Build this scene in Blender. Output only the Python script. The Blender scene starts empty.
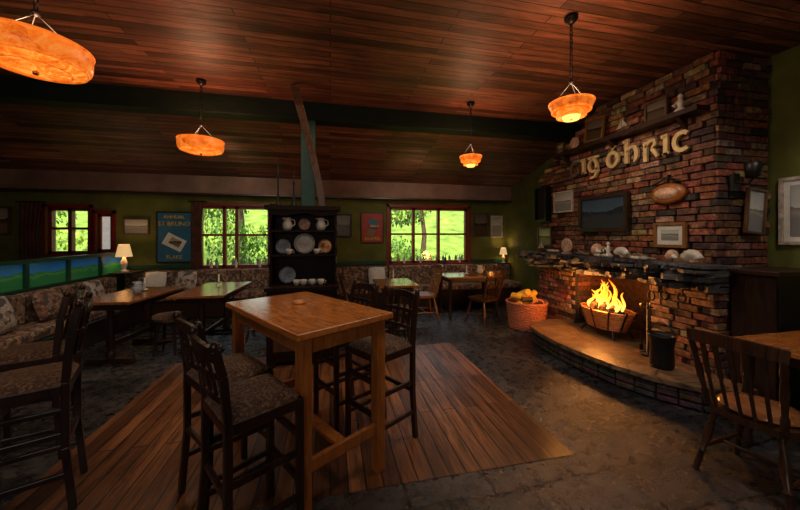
import bpy, bmesh, math, random
from mathutils import Vector, Matrix
random.seed(7)
S=bpy.context.scene
try:
    S.view_settings.view_transform='Standard'
except Exception: pass

# ------------------------------------------------------------ materials
def newmat(name):
    m=bpy.data.materials.new(name); m.use_nodes=True
    nt=m.node_tree; b=nt.nodes['Principled BSDF']; return m,nt,b
def lk(nt,a,b): nt.links.new(a,b)
def coords(nt,scale=(1,1,1),rot=(0,0,0),kind='Object'):
    tc=nt.nodes.new('ShaderNodeTexCoord'); mp=nt.nodes.new('ShaderNodeMapping')
    mp.inputs['Scale'].default_value=scale; mp.inputs['Rotation'].default_value=rot
    lk(nt,tc.outputs[kind],mp.inputs['Vector']); return mp.outputs['Vector']
def noise(nt,vec,scale,detail=4,rough=.55,dist=0):
    n=nt.nodes.new('ShaderNodeTexNoise'); n.inputs['Scale'].default_value=scale
    n.inputs['Detail'].default_value=detail; n.inputs['Roughness'].default_value=rough
    n.inputs['Distortion'].default_value=dist; lk(nt,vec,n.inputs['Vector']); return n.outputs['Fac']
def ramp(nt,fac,stops,interp='LINEAR'):
    r=nt.nodes.new('ShaderNodeValToRGB'); cr=r.color_ramp; cr.interpolation=interp
    while len(cr.elements)<len(stops): cr.elements.new(.5)
    for e,(p,c) in zip(cr.elements,stops):
        e.position=p; e.color=(c[0],c[1],c[2],1)
    lk(nt,fac,r.inputs['Fac']); return r.outputs['Color']
def bump(nt,b,h,strength=.3,dist=.02):
    n=nt.nodes.new('ShaderNodeBump'); n.inputs['Strength'].default_value=strength
    n.inputs['Distance'].default_value=dist; lk(nt,h,n.inputs['Height']); lk(nt,n.outputs['Normal'],b.inputs['Normal'])
def mixc(nt,fac,a,b,mode='MIX'):
    n=nt.nodes.new('ShaderNodeMix'); n.data_type='RGBA'; n.blend_type=mode
    if hasattr(fac,'links'): lk(nt,fac,n.inputs[0])
    else: n.inputs[0].default_value=fac
    for i,v in ((6,a),(7,b)):
        if hasattr(v,'links'): lk(nt,v,n.inputs[i])
        else: n.inputs[i].default_value=(v[0],v[1],v[2],1)
    return n.outputs[2]
def plain(name,c,rough=.6,metal=0,emit=None,es=0,var=.25,sc=12):
    m,nt,b=newmat(name)
    v=coords(nt); f=noise(nt,v,sc)
    lo=[x*(1-var) for x in c]; hi=[min(1,x*(1+var)) for x in c]
    lk(nt,ramp(nt,f,[(.3,lo),(.7,hi)]),b.inputs['Base Color'])
    b.inputs['Roughness'].default_value=rough; b.inputs['Metallic'].default_value=metal
    if emit: b.inputs['Emission Color'].default_value=(*emit,1); b.inputs['Emission Strength'].default_value=es
    return m
def wood(name,dark,light,rough=.35,scale=(14,14,2),coat=0,spec=.5):
    m,nt,b=newmat(name)
    v=coords(nt,scale); f=noise(nt,v,2.2,6,.6,.8)
    lk(nt,ramp(nt,f,[(.3,dark),(.7,light)]),b.inputs['Base Color'])
    b.inputs['Roughness'].default_value=rough; bump(nt,b,f,.12,.01)
    b.inputs['Specular IOR Level'].default_value=spec
    b.inputs['Coat Weight'].default_value=coat; b.inputs['Coat Roughness'].default_value=.15
    return m
M={}
M['dark']=wood('dark_stained_wood',(.010,.005,.004),(.045,.019,.011),.35)
M['dresser']=wood('dresser_wood',(.008,.004,.003),(.026,.011,.006),.5,spec=.12)
M['ladder']=wood('stool_wood',(.010,.005,.004),(.045,.018,.011),.3,coat=.2,spec=.4)
M['table']=wood('varnished_table_top',(.30,.080,.014),(.60,.21,.045),.2,(3,14,14),.5)
M['tleg']=wood('table_leg_wood',(.20,.055,.011),(.42,.145,.030),.35)
M['lowt']=wood('low_table_wood',(.18,.062,.02),(.40,.15,.05),.22,(14,3,14),.4)
M['chairw']=wood('windsor_wood',(.025,.010,.005),(.09,.035,.014),.3,coat=.3)
M['chairo']=wood('light_chair_wood',(.13,.055,.018),(.30,.13,.04),.35)
M['green_paint']=plain('dark_green_paint',(.004,.050,.030),.45)
M['beamp']=wood('dark_beam_paint',(.003,.006,.004),(.007,.016,.010),.6,(2,14,14),spec=.2)
M['gwall']=plain('olive_wall_paint',(.095,.105,.014),.8,var=.3,sc=3)
M['plaster']=plain('brown_plaster',(.20,.115,.088),.8,var=.35,sc=2)
M['black']=plain('black_iron',(.012,.012,.012),.4,.4)
M['soot']=plain('soot',(.008,.006,.005),.95)
M['sootbrick']=plain('sooty_brick',(.05,.022,.014),.9,var=.6,sc=18)
M['white']=plain('glazed_ceramic',(.62,.58,.5),.25)
M['blueware']=plain('blue_ceramic',(.25,.3,.36),.25,sc=50,var=.6)
M['gold']=plain('gold_paint',(.62,.43,.20),.5,.0)
M['bronze']=plain('dark_gold_paint',(.14,.09,.05),.5,.2)
M['brass']=plain('brass',(.5,.3,.08),.3,.9)
M['copper']=plain('copper_metal',(.6,.26,.09),.35,.6)
M['frame_brown']=wood('frame_wood',(.04,.018,.008),(.14,.06,.025),.4)
M['paper']=plain('paper',(.62,.62,.58),.8,var=.1)
M['shell']=plain('shell',(.60,.36,.23),.5,var=.4,sc=25)
M['stone']=plain('pale_stone',(.45,.38,.32),.7,var=.4,sc=20)
M['bark']=wood('bark',(.05,.03,.02),(.18,.1,.05),.8)
M['drift']=wood('driftwood_grey',(.12,.09,.07),(.34,.27,.20),.8)
M['logend']=plain('cut_log',(.95,.50,.04),.7,sc=20)
M['wicker']=plain('wicker',(.50,.17,.09),.6,var=.5,sc=40)
M['frost']=plain('frosted_pane',(.5,.45,.40),.4,emit=(.9,.85,.75),es=.35)
M['winframe']=plain('window_frame_paint',(.16,.014,.012),.45)
M['curtain']=plain('curtain_cloth',(.07,.022,.015),.9,var=.5,sc=8)
M['grass']=plain('grass',(.26,.42,.05),.9,sc=2,var=.5)
M['fence']=plain('weathered_fence',(.30,.28,.22),.8)

def slate_floor():
    m,nt,b=newmat('slate_flagstones')
    v=coords(nt,(1,1,1),(0,0,0))
    w=nt.nodes.new('ShaderNodeTexNoise'); w.inputs['Scale'].default_value=1.5; lk(nt,v,w.inputs['Vector'])
    va=nt.nodes.new('ShaderNodeVectorMath'); va.operation='MULTIPLY_ADD'
    lk(nt,w.outputs['Color'],va.inputs[0]); va.inputs[1].default_value=(.16,.16,0); lk(nt,v,va.inputs[2])
    w2=nt.nodes.new('ShaderNodeTexNoise'); w2.inputs['Scale'].default_value=18; lk(nt,v,w2.inputs['Vector'])
    vb=nt.nodes.new('ShaderNodeVectorMath'); vb.operation='MULTIPLY_ADD'
    lk(nt,w2.outputs['Color'],vb.inputs[0]); vb.inputs[1].default_value=(.03,.03,0); lk(nt,va.outputs[0],vb.inputs[2])
    br=nt.nodes.new('ShaderNodeTexBrick'); lk(nt,vb.outputs[0],br.inputs['Vector'])
    br.inputs['Scale'].default_value=1; br.inputs['Brick Width'].default_value=.52; br.inputs['Row Height'].default_value=.36
    br.inputs['Mortar Size'].default_value=.010; br.inputs['Mortar Smooth'].default_value=.5
    br.offset=.37; br.squash=1.6; br.squash_frequency=3
    br.inputs['Color1'].default_value=(.012,.013,.016,1); br.inputs['Color2'].default_value=(.060,.056,.056,1); br.inputs['Mortar'].default_value=(.008,.008,.008,1)
    f=noise(nt,v,11,12,.8); c2=ramp(nt,f,[(.38,(.3,.31,.34)),(.52,(.9,.9,.9)),(.68,(2.8,2.6,2.4))])
    lk(nt,mixc(nt,1,br.outputs['Color'],c2,'MULTIPLY'),b.inputs['Base Color'])
    r=nt.nodes.new('ShaderNodeMapRange'); r.inputs[1].default_value=.35; r.inputs[2].default_value=.65; r.inputs[3].default_value=.16; r.inputs[4].default_value=.42; lk(nt,f,r.inputs[0]); lk(nt,r.outputs[0],b.inputs['Roughness'])
    ma=nt.nodes.new('ShaderNodeMath'); ma.operation='MULTIPLY_ADD'; lk(nt,br.outputs['Fac'],ma.inputs[0]); ma.inputs[1].default_value=-.8; lk(nt,f,ma.inputs[2])
    bump(nt,b,ma.outputs[0],.6,.022); return m
M['slate']=slate_floor()
def boards(name,c1,c2,gap,bw,rh,rot,rough,grain,bs=.5,lo=.4,hi=1.6):
    m,nt,b=newmat(name); v=coords(nt,(1,1,1),rot)
    br=nt.nodes.new('ShaderNodeTexBrick'); lk(nt,v,br.inputs['Vector'])
    br.inputs['Scale'].default_value=1; br.inputs['Brick Width'].default_value=bw; br.inputs['Row Height'].default_value=rh
    br.inputs['Mortar Size'].default_value=.005; br.inputs['Mortar Smooth'].default_value=.2; br.offset=.43
    br.inputs['Color1'].default_value=(*c1,1); br.inputs['Color2'].default_value=(*c2,1); br.inputs['Mortar'].default_value=(*gap,1)
    v2=coords(nt,grain); f=noise(nt,v2,1.8,8,.7,.9)
    c=ramp(nt,f,[(.32,(lo,lo*.95,lo*.9)),(.68,(hi,hi,hi))])
    f3=noise(nt,coords(nt),.9,3); c3=ramp(nt,f3,[(.3,(.55,.55,.55)),(.7,(1.35,1.35,1.35))])
    lk(nt,mixc(nt,1,mixc(nt,1,br.outputs['Color'],c,'MULTIPLY'),c3,'MULTIPLY'),b.inputs['Base Color'])
    r=nt.nodes.new('ShaderNodeMapRange'); r.inputs[3].default_value=rough+.12; r.inputs[4].default_value=rough-.1; lk(nt,f,r.inputs[0]); lk(nt,r.outputs[0],b.inputs['Roughness'])
    ma=nt.nodes.new('ShaderNodeMath'); ma.operation='MULTIPLY_ADD'; lk(nt,br.outputs['Fac'],ma.inputs[0]); ma.inputs[1].default_value=-1; lk(nt,f,ma.inputs[2])
    bump(nt,b,ma.outputs[0],bs,.01); return m
M['ceil']=boards('ceiling_boards',(.060,.022,.013),(.25,.097,.055),(.006,.003,.002),1.7,.088,(0,0,0),.50,(1.2,14,14),.5,.35,1.8)
M['plank']=boards('floor_planks',(.060,.023,.010),(.19,.078,.032),(.008,.004,.002),1.3,.105,(0,0,math.pi/2),.30,(16,1.2,14),.4,.22,2.0)

def brickmat():
    m,nt,b=newmat('rustic_brick')
    a=nt.nodes.new('ShaderNodeAttribute'); a.attribute_name='Col'
    v=coords(nt); f=noise(nt,v,20,10,.75); c=ramp(nt,f,[(.34,(.12,.11,.12)),(.5,(.95,.9,.85)),(.68,(2.5,2.3,2.2))])
    lk(nt,mixc(nt,1,a.outputs['Color'],c,'MULTIPLY'),b.inputs['Base Color'])
    b.inputs['Roughness'].default_value=.6; bump(nt,b,f,1,.02); return m
M['brick']=brickmat()
M['mortar']=plain('mortar',(.022,.017,.015),.95,var=.4,sc=30)
def slatestack():
    m,nt,b=newmat('stacked_slate')
    a=nt.nodes.new('ShaderNodeAttribute'); a.attribute_name='Col'
    v=coords(nt,(1,1,3)); f=noise(nt,v,25,8,.7); c=ramp(nt,f,[(.3,(.2,.2,.2)),(.7,(3,3,3))])
    lk(nt,mixc(nt,1,a.outputs['Color'],c,'MULTIPLY'),b.inputs['Base Color'])
    b.inputs['Roughness'].default_value=.4; bump(nt,b,f,1,.02); return m
M['slab']=slatestack()
def hearthtop():
    m,nt,b=newmat('hearth_stone'); v=coords(nt)
    vo=nt.nodes.new('ShaderNodeTexVoronoi'); vo.feature='DISTANCE_TO_EDGE'; vo.inputs['Scale'].default_value=3; lk(nt,v,vo.inputs['Vector'])
    f=noise(nt,v,7,9,.7)
    c=ramp(nt,f,[(.33,(.06,.034,.020)),(.68,(.30,.19,.10))])
    e=ramp(nt,vo.outputs['Distance'],[(0,(.25,.25,.25)),(.03,(1,1,1))])
    lk(nt,mixc(nt,1,c,e,'MULTIPLY'),b.inputs['Base Color']); b.inputs['Roughness'].default_value=.3
    bump(nt,b,f,.6,.02); return m
M['hearth']=hearthtop()
def upholstery(name,cols,sc):
    m,nt,b=newmat(name); v=coords(nt)
    vo=nt.nodes.new('ShaderNodeTexVoronoi'); vo.inputs['Scale'].default_value=sc; lk(nt,v,vo.inputs['Vector'])
    sp=nt.nodes.new('ShaderNodeSeparateColor'); lk(nt,vo.outputs['Color'],sp.inputs[0])
    n=len(cols); c=ramp(nt,sp.outputs[0],[(i/n,cc) for i,cc in enumerate(cols)],'CONSTANT')
    f=noise(nt,v,60,3); c2=ramp(nt,f,[(.3,(.6,.6,.6)),(.7,(1.3,1.3,1.3))])
    lk(nt,mixc(nt,1,c,c2,'MULTIPLY'),b.inputs['Base Color']); b.inputs['Roughness'].default_value=.9
    bump(nt,b,f,.3,.005); return m
M['bench']=upholstery('bench_tapestry',[(.20,.10,.06),(.10,.05,.035),(.34,.24,.16),(.07,.06,.05),(.24,.16,.12)],26)
M['seatfab']=upholstery('seat_fabric',[(.070,.036,.020),(.13,.07,.040),(.04,.022,.014)],95)
M['cush']=upholstery('cushion_weave',[(.45,.38,.33),(.3,.22,.18),(.5,.45,.4),(.1,.09,.1)],18)

def lampmat(name,es,k=1):
    m,nt,b=newmat(name); v=coords(nt)
    f=noise(nt,v,10,7,.75,1.8)
    c=ramp(nt,f,[(.34,(.48,.050,.003)),(.5,(1,.20,.014)),(.68,(1,.46*k,.08*k))])
    lk(nt,c,b.inputs['Base Color']); lk(nt,c,b.inputs['Emission Color']); b.inputs['Emission Strength'].default_value=es
    b.inputs['Roughness'].default_value=.35; return m
M['lamp']=lampmat('marbled_glass_shade',1.2)
M['lampside']=lampmat('marbled_glass_band',.7,.75)
M['bulb']=plain('lamp_band',(1,.7,.2),.4,emit=(1,.66,.14),es=1.8)
M['shade']=plain('cream_shade',(.8,.6,.35),.8,emit=(1,.6,.25),es=.6,var=.05)
def flamemat():
    m,nt,b=newmat('flame'); tc=nt.nodes.new('ShaderNodeTexCoord'); sp=nt.nodes.new('ShaderNodeSeparateXYZ')
    lk(nt,tc.outputs['Generated'],sp.inputs[0])
    c=ramp(nt,sp.outputs['Z'],[(0,(1,.62,.12)),(.4,(1,.34,.02)),(1,(.8,.09,.003))])
    lk(nt,c,b.inputs['Emission Color']); b.inputs['Emission Strength'].default_value=2.6; b.inputs['Base Color'].default_value=(.3,.1,0,1); return m
M['flame']=flamemat()
M['ember']=plain('embers',(.1,.02,.01),.9,emit=(1,.2,.02),es=2)
def landscape(name,sky,hill,fg,emit=.15):
    m,nt,b=newmat(name); tc=nt.nodes.new('ShaderNodeTexCoord'); sp=nt.nodes.new('ShaderNodeSeparateXYZ'); lk(nt,tc.outputs['Generated'],sp.inputs[0])
    f=noise(nt,coords(nt),4,4); ma=nt.nodes.new('ShaderNodeMath'); ma.operation='MULTIPLY_ADD'; lk(nt,f,ma.inputs[0]); ma.inputs[1].default_value=-.7; lk(nt,sp.outputs['Z'],ma.inputs[2])
    c=ramp(nt,ma.outputs[0],[(0,fg),(.1,hill),(.22,tuple(x*.5 for x in hill)),(.24,sky),(.6,tuple(x*.6 for x in sky))])
    lk(nt,c,b.inputs['Base Color']); lk(nt,c,b.inputs['Emission Color']); b.inputs['Emission Strength'].default_value=emit; b.inputs['Roughness'].default_value=.25; return m
M['land']=landscape('stained_landscape',(.02,.14,.34),(.05,.20,.05),(.02,.13,.035),.2)  # slight emission stands in for window light coming through the glass
M['art1']=landscape('art_sepia',(.4,.33,.24),(.12,.08,.05),(.2,.14,.08),.0)
M['art2']=landscape('art_dim',(.16,.13,.10),(.05,.03,.02),(.07,.05,.03),0)
M['art3']=landscape('art_pale',(.5,.5,.48),(.3,.28,.25),(.2,.2,.2),0)
M['art4']=landscape('tv_picture',(.035,.05,.065),(.015,.017,.022),(.02,.02,.02),.2)
M['pblue']=plain('poster_blue',(.02,.12,.22),.5,var=.15)
M['pred']=plain('poster_red',(.30,.025,.015),.5)
M['yell']=plain('poster_yellow',(.6,.42,.04),.5)
def leafmat():
    m,nt,b=newmat('leaves'); a=nt.nodes.new('ShaderNodeAttribute'); a.attribute_name='Col'
    lk(nt,a.outputs['Color'],b.inputs['Base Color']); b.inputs['Roughness'].default_value=.7; return m
M['leaf']=leafmat()
def glassmat():
    m,nt,b=newmat('window_glass'); out=nt.nodes['Material Output']
    t=nt.nodes.new('ShaderNodeBsdfTransparent'); g=nt.nodes.new('ShaderNodeBsdfGlossy'); g.inputs['Roughness'].default_value=.05
    mx=nt.nodes.new('ShaderNodeMixShader'); mx.inputs[0].default_value=.06
    lk(nt,t.outputs[0],mx.inputs[1]); lk(nt,g.outputs[0],mx.inputs[2]); lk(nt,mx.outputs[0],out.inputs[0]); return m
M['glass']=glassmat()

# ------------------------------------------------------------ builder
class B:
    def __init__(s): s.v=[]; s.f=[]; s.m=[]; s.sm=[]; s.mats=[]; s.c=[]; s.T=Matrix.Identity(4); s.col=(1,1,1)
    def mi(s,k):
        if k not in s.mats: s.mats.append(k)
        return s.mats.index(k)
    def add(s,vs,fs,k,sm=False):
        o=len(s.v); s.v+=[tuple(s.T@Vector(p)) for p in vs]; i=s.mi(k)
        for f in fs: s.f.append([o+a for a in f]); s.m.append(i); s.sm.append(sm); s.c.append(s.col)
    def box(s,c,d,k,rz=0,rx=0,ry=0):
        R=Matrix.Rotation(rz,3,'Z')@Matrix.Rotation(ry,3,'Y')@Matrix.Rotation(rx,3,'X'); c=Vector(c)
        vs=[c+R@Vector((x*d[0]/2,y*d[1]/2,z*d[2]/2)) for z in(-1,1) for y in(-1,1) for x in(-1,1)]
        s.add(vs,[(0,2,3,1),(4,5,7,6),(0,1,5,4),(2,6,7,3),(0,4,6,2),(1,3,7,5)],k)
    def bb(s,a,b,k): s.box([(a[i]+b[i])/2 for i in range(3)],[abs(b[i]-a[i]) for i in range(3)],k)
    def beam(s,p0,p1,w,h,k,up=(0,0,1)):
        p0=Vector(p0);p1=Vector(p1); d=(p1-p0).normalized(); u=Vector(up)
        if abs(d.dot(u))>.98: u=Vector((1,0,0))
        a=d.cross(u).normalized(); u=a.cross(d).normalized()
        vs=[p+a*x*w/2+u*y*h/2 for p in(p0,p1) for x,y in((-1,-1),(1,-1),(1,1),(-1,1))]
        s.add(vs,[(0,1,2,3),(7,6,5,4),(0,4,5,1),(1,5,6,2),(2,6,7,3),(3,7,4,0)],k)
    def tube(s,pts,rs,k,n=10,sm=True,closed=False):
        pts=[Vector(p) for p in pts]
        if not isinstance(rs,(list,tuple)): rs=[rs]*len(pts)
        vs=[];N=len(pts); ref=None
        for i,p in enumerate(pts):
            if closed: d=pts[(i+1)%N]-pts[i-1]
            else: d=pts[min(i+1,N-1)]-pts[max(i-1,0)]
            d.normalize()
            if ref is None: ref=Vector((0,0,1)) if abs(d.z)<.9 else Vector((1,0,0))
            a=d.cross(ref)
            if a.length<1e-4: a=d.cross(Vector((0,1,0)))
            a.normalize(); u=a.cross(d).normalized()
            if not closed: ref=u
            for j in range(n):
                t=2*math.pi*j/n; vs.append(p+(a*math.cos(t)+u*math.sin(t))*rs[i])
        fs=[]
        for i in range(N if closed else N-1):
            i2=(i+1)%N
            for j in range(n): fs.append((i*n+j,i*n+(j+1)%n,i2*n+(j+1)%n,i2*n+j))
        s.add(vs,fs,k,sm)
        if not closed: s.add(vs[:n],[tuple(range(n))[::-1]],k); s.add(vs[-n:],[tuple(range(n))],k)
    def turned(s,p0,p1,prof,k,n=10):
        p0=Vector(p0);p1=Vector(p1); s.tube([p0+(p1-p0)*t for t,r in prof],[r for t,r in prof],k,n)
    def lathe(s,prof,k,c=(0,0,0),n=24,sx=1,sy=1):
        vs=[];fs=[]
        for r,z in prof:
            for j in range(n):
                t=2*math.pi*j/n; vs.append((c[0]+r*sx*math.cos(t),c[1]+r*sy*math.sin(t),c[2]+z))
        for i in range(len(prof)-1):
            for j in range(n): fs.append((i*n+j,i*n+(j+1)%n,(i+1)*n+(j+1)%n,(i+1)*n+j))
        s.add(vs,fs,k,True)
    def prism(s,poly,fn,d0,d1,k):
        n=len(poly); vs=[fn(u,v,d0) for u,v in poly]+[fn(u,v,d1) for u,v in poly]
        fs=[tuple(range(n))[::-1],tuple(range(n,2*n))]+[(i,(i+1)%n,n+(i+1)%n,n+i) for i in range(n)]
        s.add(vs,fs,k)
    def blob(s,c,r,k,n=12,jit=0):
        vs=[];fs=[];c=Vector(c);m=n//2
        for i in range(m+1):
            ph=math.pi*i/m
            for j in range(n):
                t=2*math.pi*j/n; q=1+random.uniform(-jit,jit) if 0<i<m else 1
                vs.append(c+Vector((r[0]*math.sin(ph)*math.cos(t)*q,r[1]*math.sin(ph)*math.sin(t)*q,r[2]*math.cos(ph))))
        for i in range(m):
            for j in range(n): fs.append((i*n+j,(i+1)*n+j,(i+1)*n+(j+1)%n,i*n+(j+1)%n))
        s.add(vs,fs,k,True)
    def make(s,name,loc=(0,0,0),rz=0,bevel=0,parent=None):
        me=bpy.data.meshes.new(name); me.from_pydata(s.v,[],s.f)
        for k in s.mats: me.materials.append(M[k])
        me.polygons.foreach_set('material_index',s.m); me.polygons.foreach_set('use_smooth',s.sm)
        ca=me.color_attributes.new('Col','FLOAT_COLOR','CORNER'); buf=[]
        for p in me.polygons:
            c=s.c[p.index]
            for _ in range(p.loop_total): buf+=[c[0],c[1],c[2],1]
        ca.data.foreach_set('color',buf)
        bm=bmesh.new(); bm.from_mesh(me); bmesh.ops.recalc_face_normals(bm,faces=bm.faces[:]); bm.to_mesh(me); bm.free()
        ob=bpy.data.objects.new(name,me); S.collection.objects.link(ob); ob.location=loc; ob.rotation_euler=(0,0,rz)
        if bevel:
            bv=ob.modifiers.new('bevel','BEVEL'); bv.width=bevel; bv.segments=2; bv.limit_method='ANGLE'; bv.angle_limit=.7
        if parent: ob.parent=parent
        return ob

# ------------------------------------------------------------ room shell
b=B(); b.bb((-6.2,-2,-.1),(4.35,7.2,0),'slate'); b.make('floor')
b=B(); b.bb((-1.75,1.88,-.02),(1.62,4.2,.004),'plank'); b.make('wood_floor_inlay')
b=B(); b.bb((-6.2,-2,3.22),(4.35,4.42,3.34),'ceil')
n=[(4.4,3.22),(7.2,2.53),(7.2,2.65),(4.4,3.34)]
b.prism(n,lambda u,v,d:(d,u,v),-6.2,4.35,'ceil'); b.make('ceiling')
YB=7.0
holes=[(-5.0,-4.34,1.15,2.0),(-4.24,-3.98,1.18,1.9),(-2.54,-1.21,.84,2.08),(1.28,3.16,.86,2.12)]
def wall_x(name,x0,x1,z0,z1,y0,y1,holes,mat):
    b=B(); xs=sorted({x0,x1,*[h[0] for h in holes],*[h[1] for h in holes]})
    for a,c in zip(xs,xs[1:]):
        hs=[h for h in holes if h[0]<=a+1e-6 and h[1]>=c-1e-6]
        if hs:
            h=hs[0]; b.bb((a,y0,z0),(c,y1,h[2]),mat); b.bb((a,y0,h[3]),(c,y1,z1),mat)
        else: b.bb((a,y0,z0),(c,y1,z1),mat)
    return b.make(name)
wall_x('wall_back',-6.2,4.35,0,3.3,YB,YB+.2,holes,'gwall')
b=B(); b.bb((-6.4,-2.2,0),(-6.2,7.2,3.34),'gwall'); b.make('wall_left')
b=B(); b.bb((4.15,-2.2,0),(4.35,7.2,3.34),'gwall'); b.make('wall_right')
b=B(); b.bb((-6.4,-2.2,0),(4.35,-2,3.34),'gwall'); b.make('wall_front')
b=B(); b.bb((-6.2,6.78,2.3),(4.15,6.998,2.64),'plaster'); b.bb((-6.2,6.74,2.27),(4.15,6.998,2.30),'dark'); b.make('trim_bulkhead')
b=B(); b.bb((-6.2,6.95,.86),(-2.62,6.998,.93),'green_paint'); b.bb((-1.13,6.95,.86),(1.2,6.998,.93),'green_paint'); b.bb((3.24,6.95,.86),(4.15,6.998,.93),'green_paint')
b.make('trim_chair_rail')
b=B(); b.bb((-6.2,4.28,2.99),(4.15,4.5,3.24),'beamp'); b.make('ceiling_beam',bevel=.01)
b=B(); b.bb((-.37,4.3,0),(-.19,4.46,2.99),'green_paint')
pts=[(-.10-.30*(i/12)**1.3,4.26-.5*(i/12)**2.4,1.85+1.33*(i/12)) for i in range(13)]
for p,q in zip(pts,pts[1:]): b.beam(p,(q[0],q[1],q[2]+.01),.09,.075,'frame_brown',up=(0,1,0))
b.make('timber_post',bevel=.008)

def window(name,h,vx,hz,pane='glass'):
    x0,x1,z0,z1=h; b=B(); y0,y1=YB+.03,YB+.12; w=.055; k='winframe'
    b.bb((x0,y0,z0),(x1,y1,z0+w),k); b.bb((x0,y0,z1-w),(x1,y1,z1),k)
    b.bb((x0,y0,z0),(x0+w,y1,z1),k); b.bb((x1-w,y0,z0),(x1,y1,z1),k)
    for x in vx: b.bb((x-.03,y0,z0),(x+.03,y1,z1),k)
    for z in hz: b.bb((x0,y0+.01,z-.022),(x1,y1-.01,z+.022),k)
    b.bb((x0-.05,YB-.03,z0-.04),(x1+.05,YB+.1,z0),k)
    for a,c in((x0-.06,x0),(x1,x1+.06)): b.bb((a,YB-.025,z0-.04),(c,YB-.002,z1+.06),k)
    b.bb((x0-.06,YB-.025,z1),(x1+.06,YB-.002,z1+.06),k)
    b.bb((x0+w,YB+.07,z0+w),(x1-w,YB+.075,z1-w),pane)
    b.make(name)
window('window_1',holes[0],[-4.67],[1.62])
window('window_2',holes[1],[],[],'frost')
window('window_3',holes[2],[-2.08,-1.85],[1.5])
window('window_4',holes[3],[1.85,2.45],[1.52])
def curtain(x0,x1,z0,z1):
    b=B(); n=24; vs=[];fs=[]
    for i in range(n+1):
        t=i/n
        for z,sq in((z1,1),((z0+z1)/2,.8),(z0,.95)): vs.append((x0+(x1-x0)*t*sq,6.93+.02*math.sin(t*n*1.3),z))
    for i in range(n):
        for j in range(2): fs.append((i*3+j,(i+1)*3+j,(i+1)*3+j+1,i*3+j+1))
    b.add(vs,fs,'curtain',True); b.tube([(x0-.05,6.93,z1+.01),(x1+.05,6.93,z1+.01)],.012,'black',8); b.make('window_curtain')
curtain(-5.35,-5.02,.95,2.08); curtain(-2.64,-2.42,.86,2.15)

# outside: lawn, fence, shrubs and a tree line further back
b=B(); b.bb((-26,7.25,-.3),(22,24,-.05),'grass')
b.prism([(13,-.05),(24,-.05),(24,4.2)],lambda u,v,d:(d,u,v),-26,22,'grass'); b.make('garden_ground')
def leaves(b,c,r,n,sz,base):
    for i in range(n):
        d=Vector((random.gauss(0,1),random.gauss(0,1),random.gauss(0,1))).normalized()*random.uniform(.6,1)
        p=Vector(c)+Vector((d.x*r[0],d.y*r[1],d.z*r[2])); s=random.uniform(.6,1.4)*sz
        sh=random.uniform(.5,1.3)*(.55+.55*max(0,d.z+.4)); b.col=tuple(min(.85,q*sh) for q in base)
        R=Matrix.Rotation(random.uniform(0,6.28),3,'Z')@Matrix.Rotation(random.uniform(-.9,.9)+1.1,3,'X')
        b.add([p+R@Vector(q) for q in((0,-s,0),(s*.55,0,0),(0,s,0),(-s*.55,0,0))],[(0,1,2,3)],'leaf')
b=B()
for i in range(46):
    x=random.uniform(-18,12); y=random.uniform(11.5,14.5); z=random.uniform(.4,4.2)
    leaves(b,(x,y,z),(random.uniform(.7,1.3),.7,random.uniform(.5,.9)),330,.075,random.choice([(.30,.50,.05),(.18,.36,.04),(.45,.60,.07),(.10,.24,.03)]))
for i in range(9):
    x=-17+3.4*i+random.uniform(-.5,.5); b.tube([(x,12.5,-.05),(x+.1,12.4,1.5),(x-.1,12.6,3.6)],[.14,.10,.05],'bark',8)
b.make('garden_tree_line')
b=B()
for i in range(22):
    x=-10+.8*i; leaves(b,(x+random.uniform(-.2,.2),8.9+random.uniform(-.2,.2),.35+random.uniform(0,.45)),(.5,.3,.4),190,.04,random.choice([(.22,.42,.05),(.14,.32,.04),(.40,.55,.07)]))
b.make('garden_shrub')
b=B()
for x in [-5+.17*i for i in range(62)]:
    b.prism([(x-.03,0),(x+.03,0),(x+.03,.98),(x,1.05),(x-.03,.98)],lambda u,v,d:(u,d,v),7.75,7.77,'fence')
b.bb((-5,7.77,.35),(5.4,7.79,.42),'fence'); b.bb((-5,7.77,.8),(5.4,7.79,.87),'fence'); b.make('picket_fence',(0,0,-.05))

# ------------------------------------------------------------ chimney
XF=3.47
core=B()
fn=lambda u,v,d:(d,u,v)
core.prism([(2.28,0),(2.88,0),(2.88,1.02),(2.28,1.02)],fn,XF+.03,4.14,'mortar')
core.prism([(4.02,0),(4.82,0),(4.82,1.02),(4.02,1.02)],fn,XF+.03,4.14,'mortar')
core.prism([(2.28,1.02),(4.82,1.02),(4.82,2.43),(3.6,3.215),(2.28,3.215)],fn,XF+.03,4.14,'mortar')
core.bb((4.05,2.88,0.22),(4.14,4.02,1.02),'sootbrick')
def inside(y,z):
    if not(2.26<=y<=4.84): return False
    if 2.88<y<4.02 and z<1.0: return False
    if z>2.43 and y>4.84-(z-2.43)*(1.24/.79): return False
    return z<3.2
pal=[(.20,.065,.032),(.16,.052,.030),(.24,.092,.045),(.08,.034,.026),(.27,.145,.085),(.045,.026,.024),(.17,.078,.046),(.30,.20,.13),(.11,.050,.036),(.22,.075,.036)]
r=0; z=.035
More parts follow.
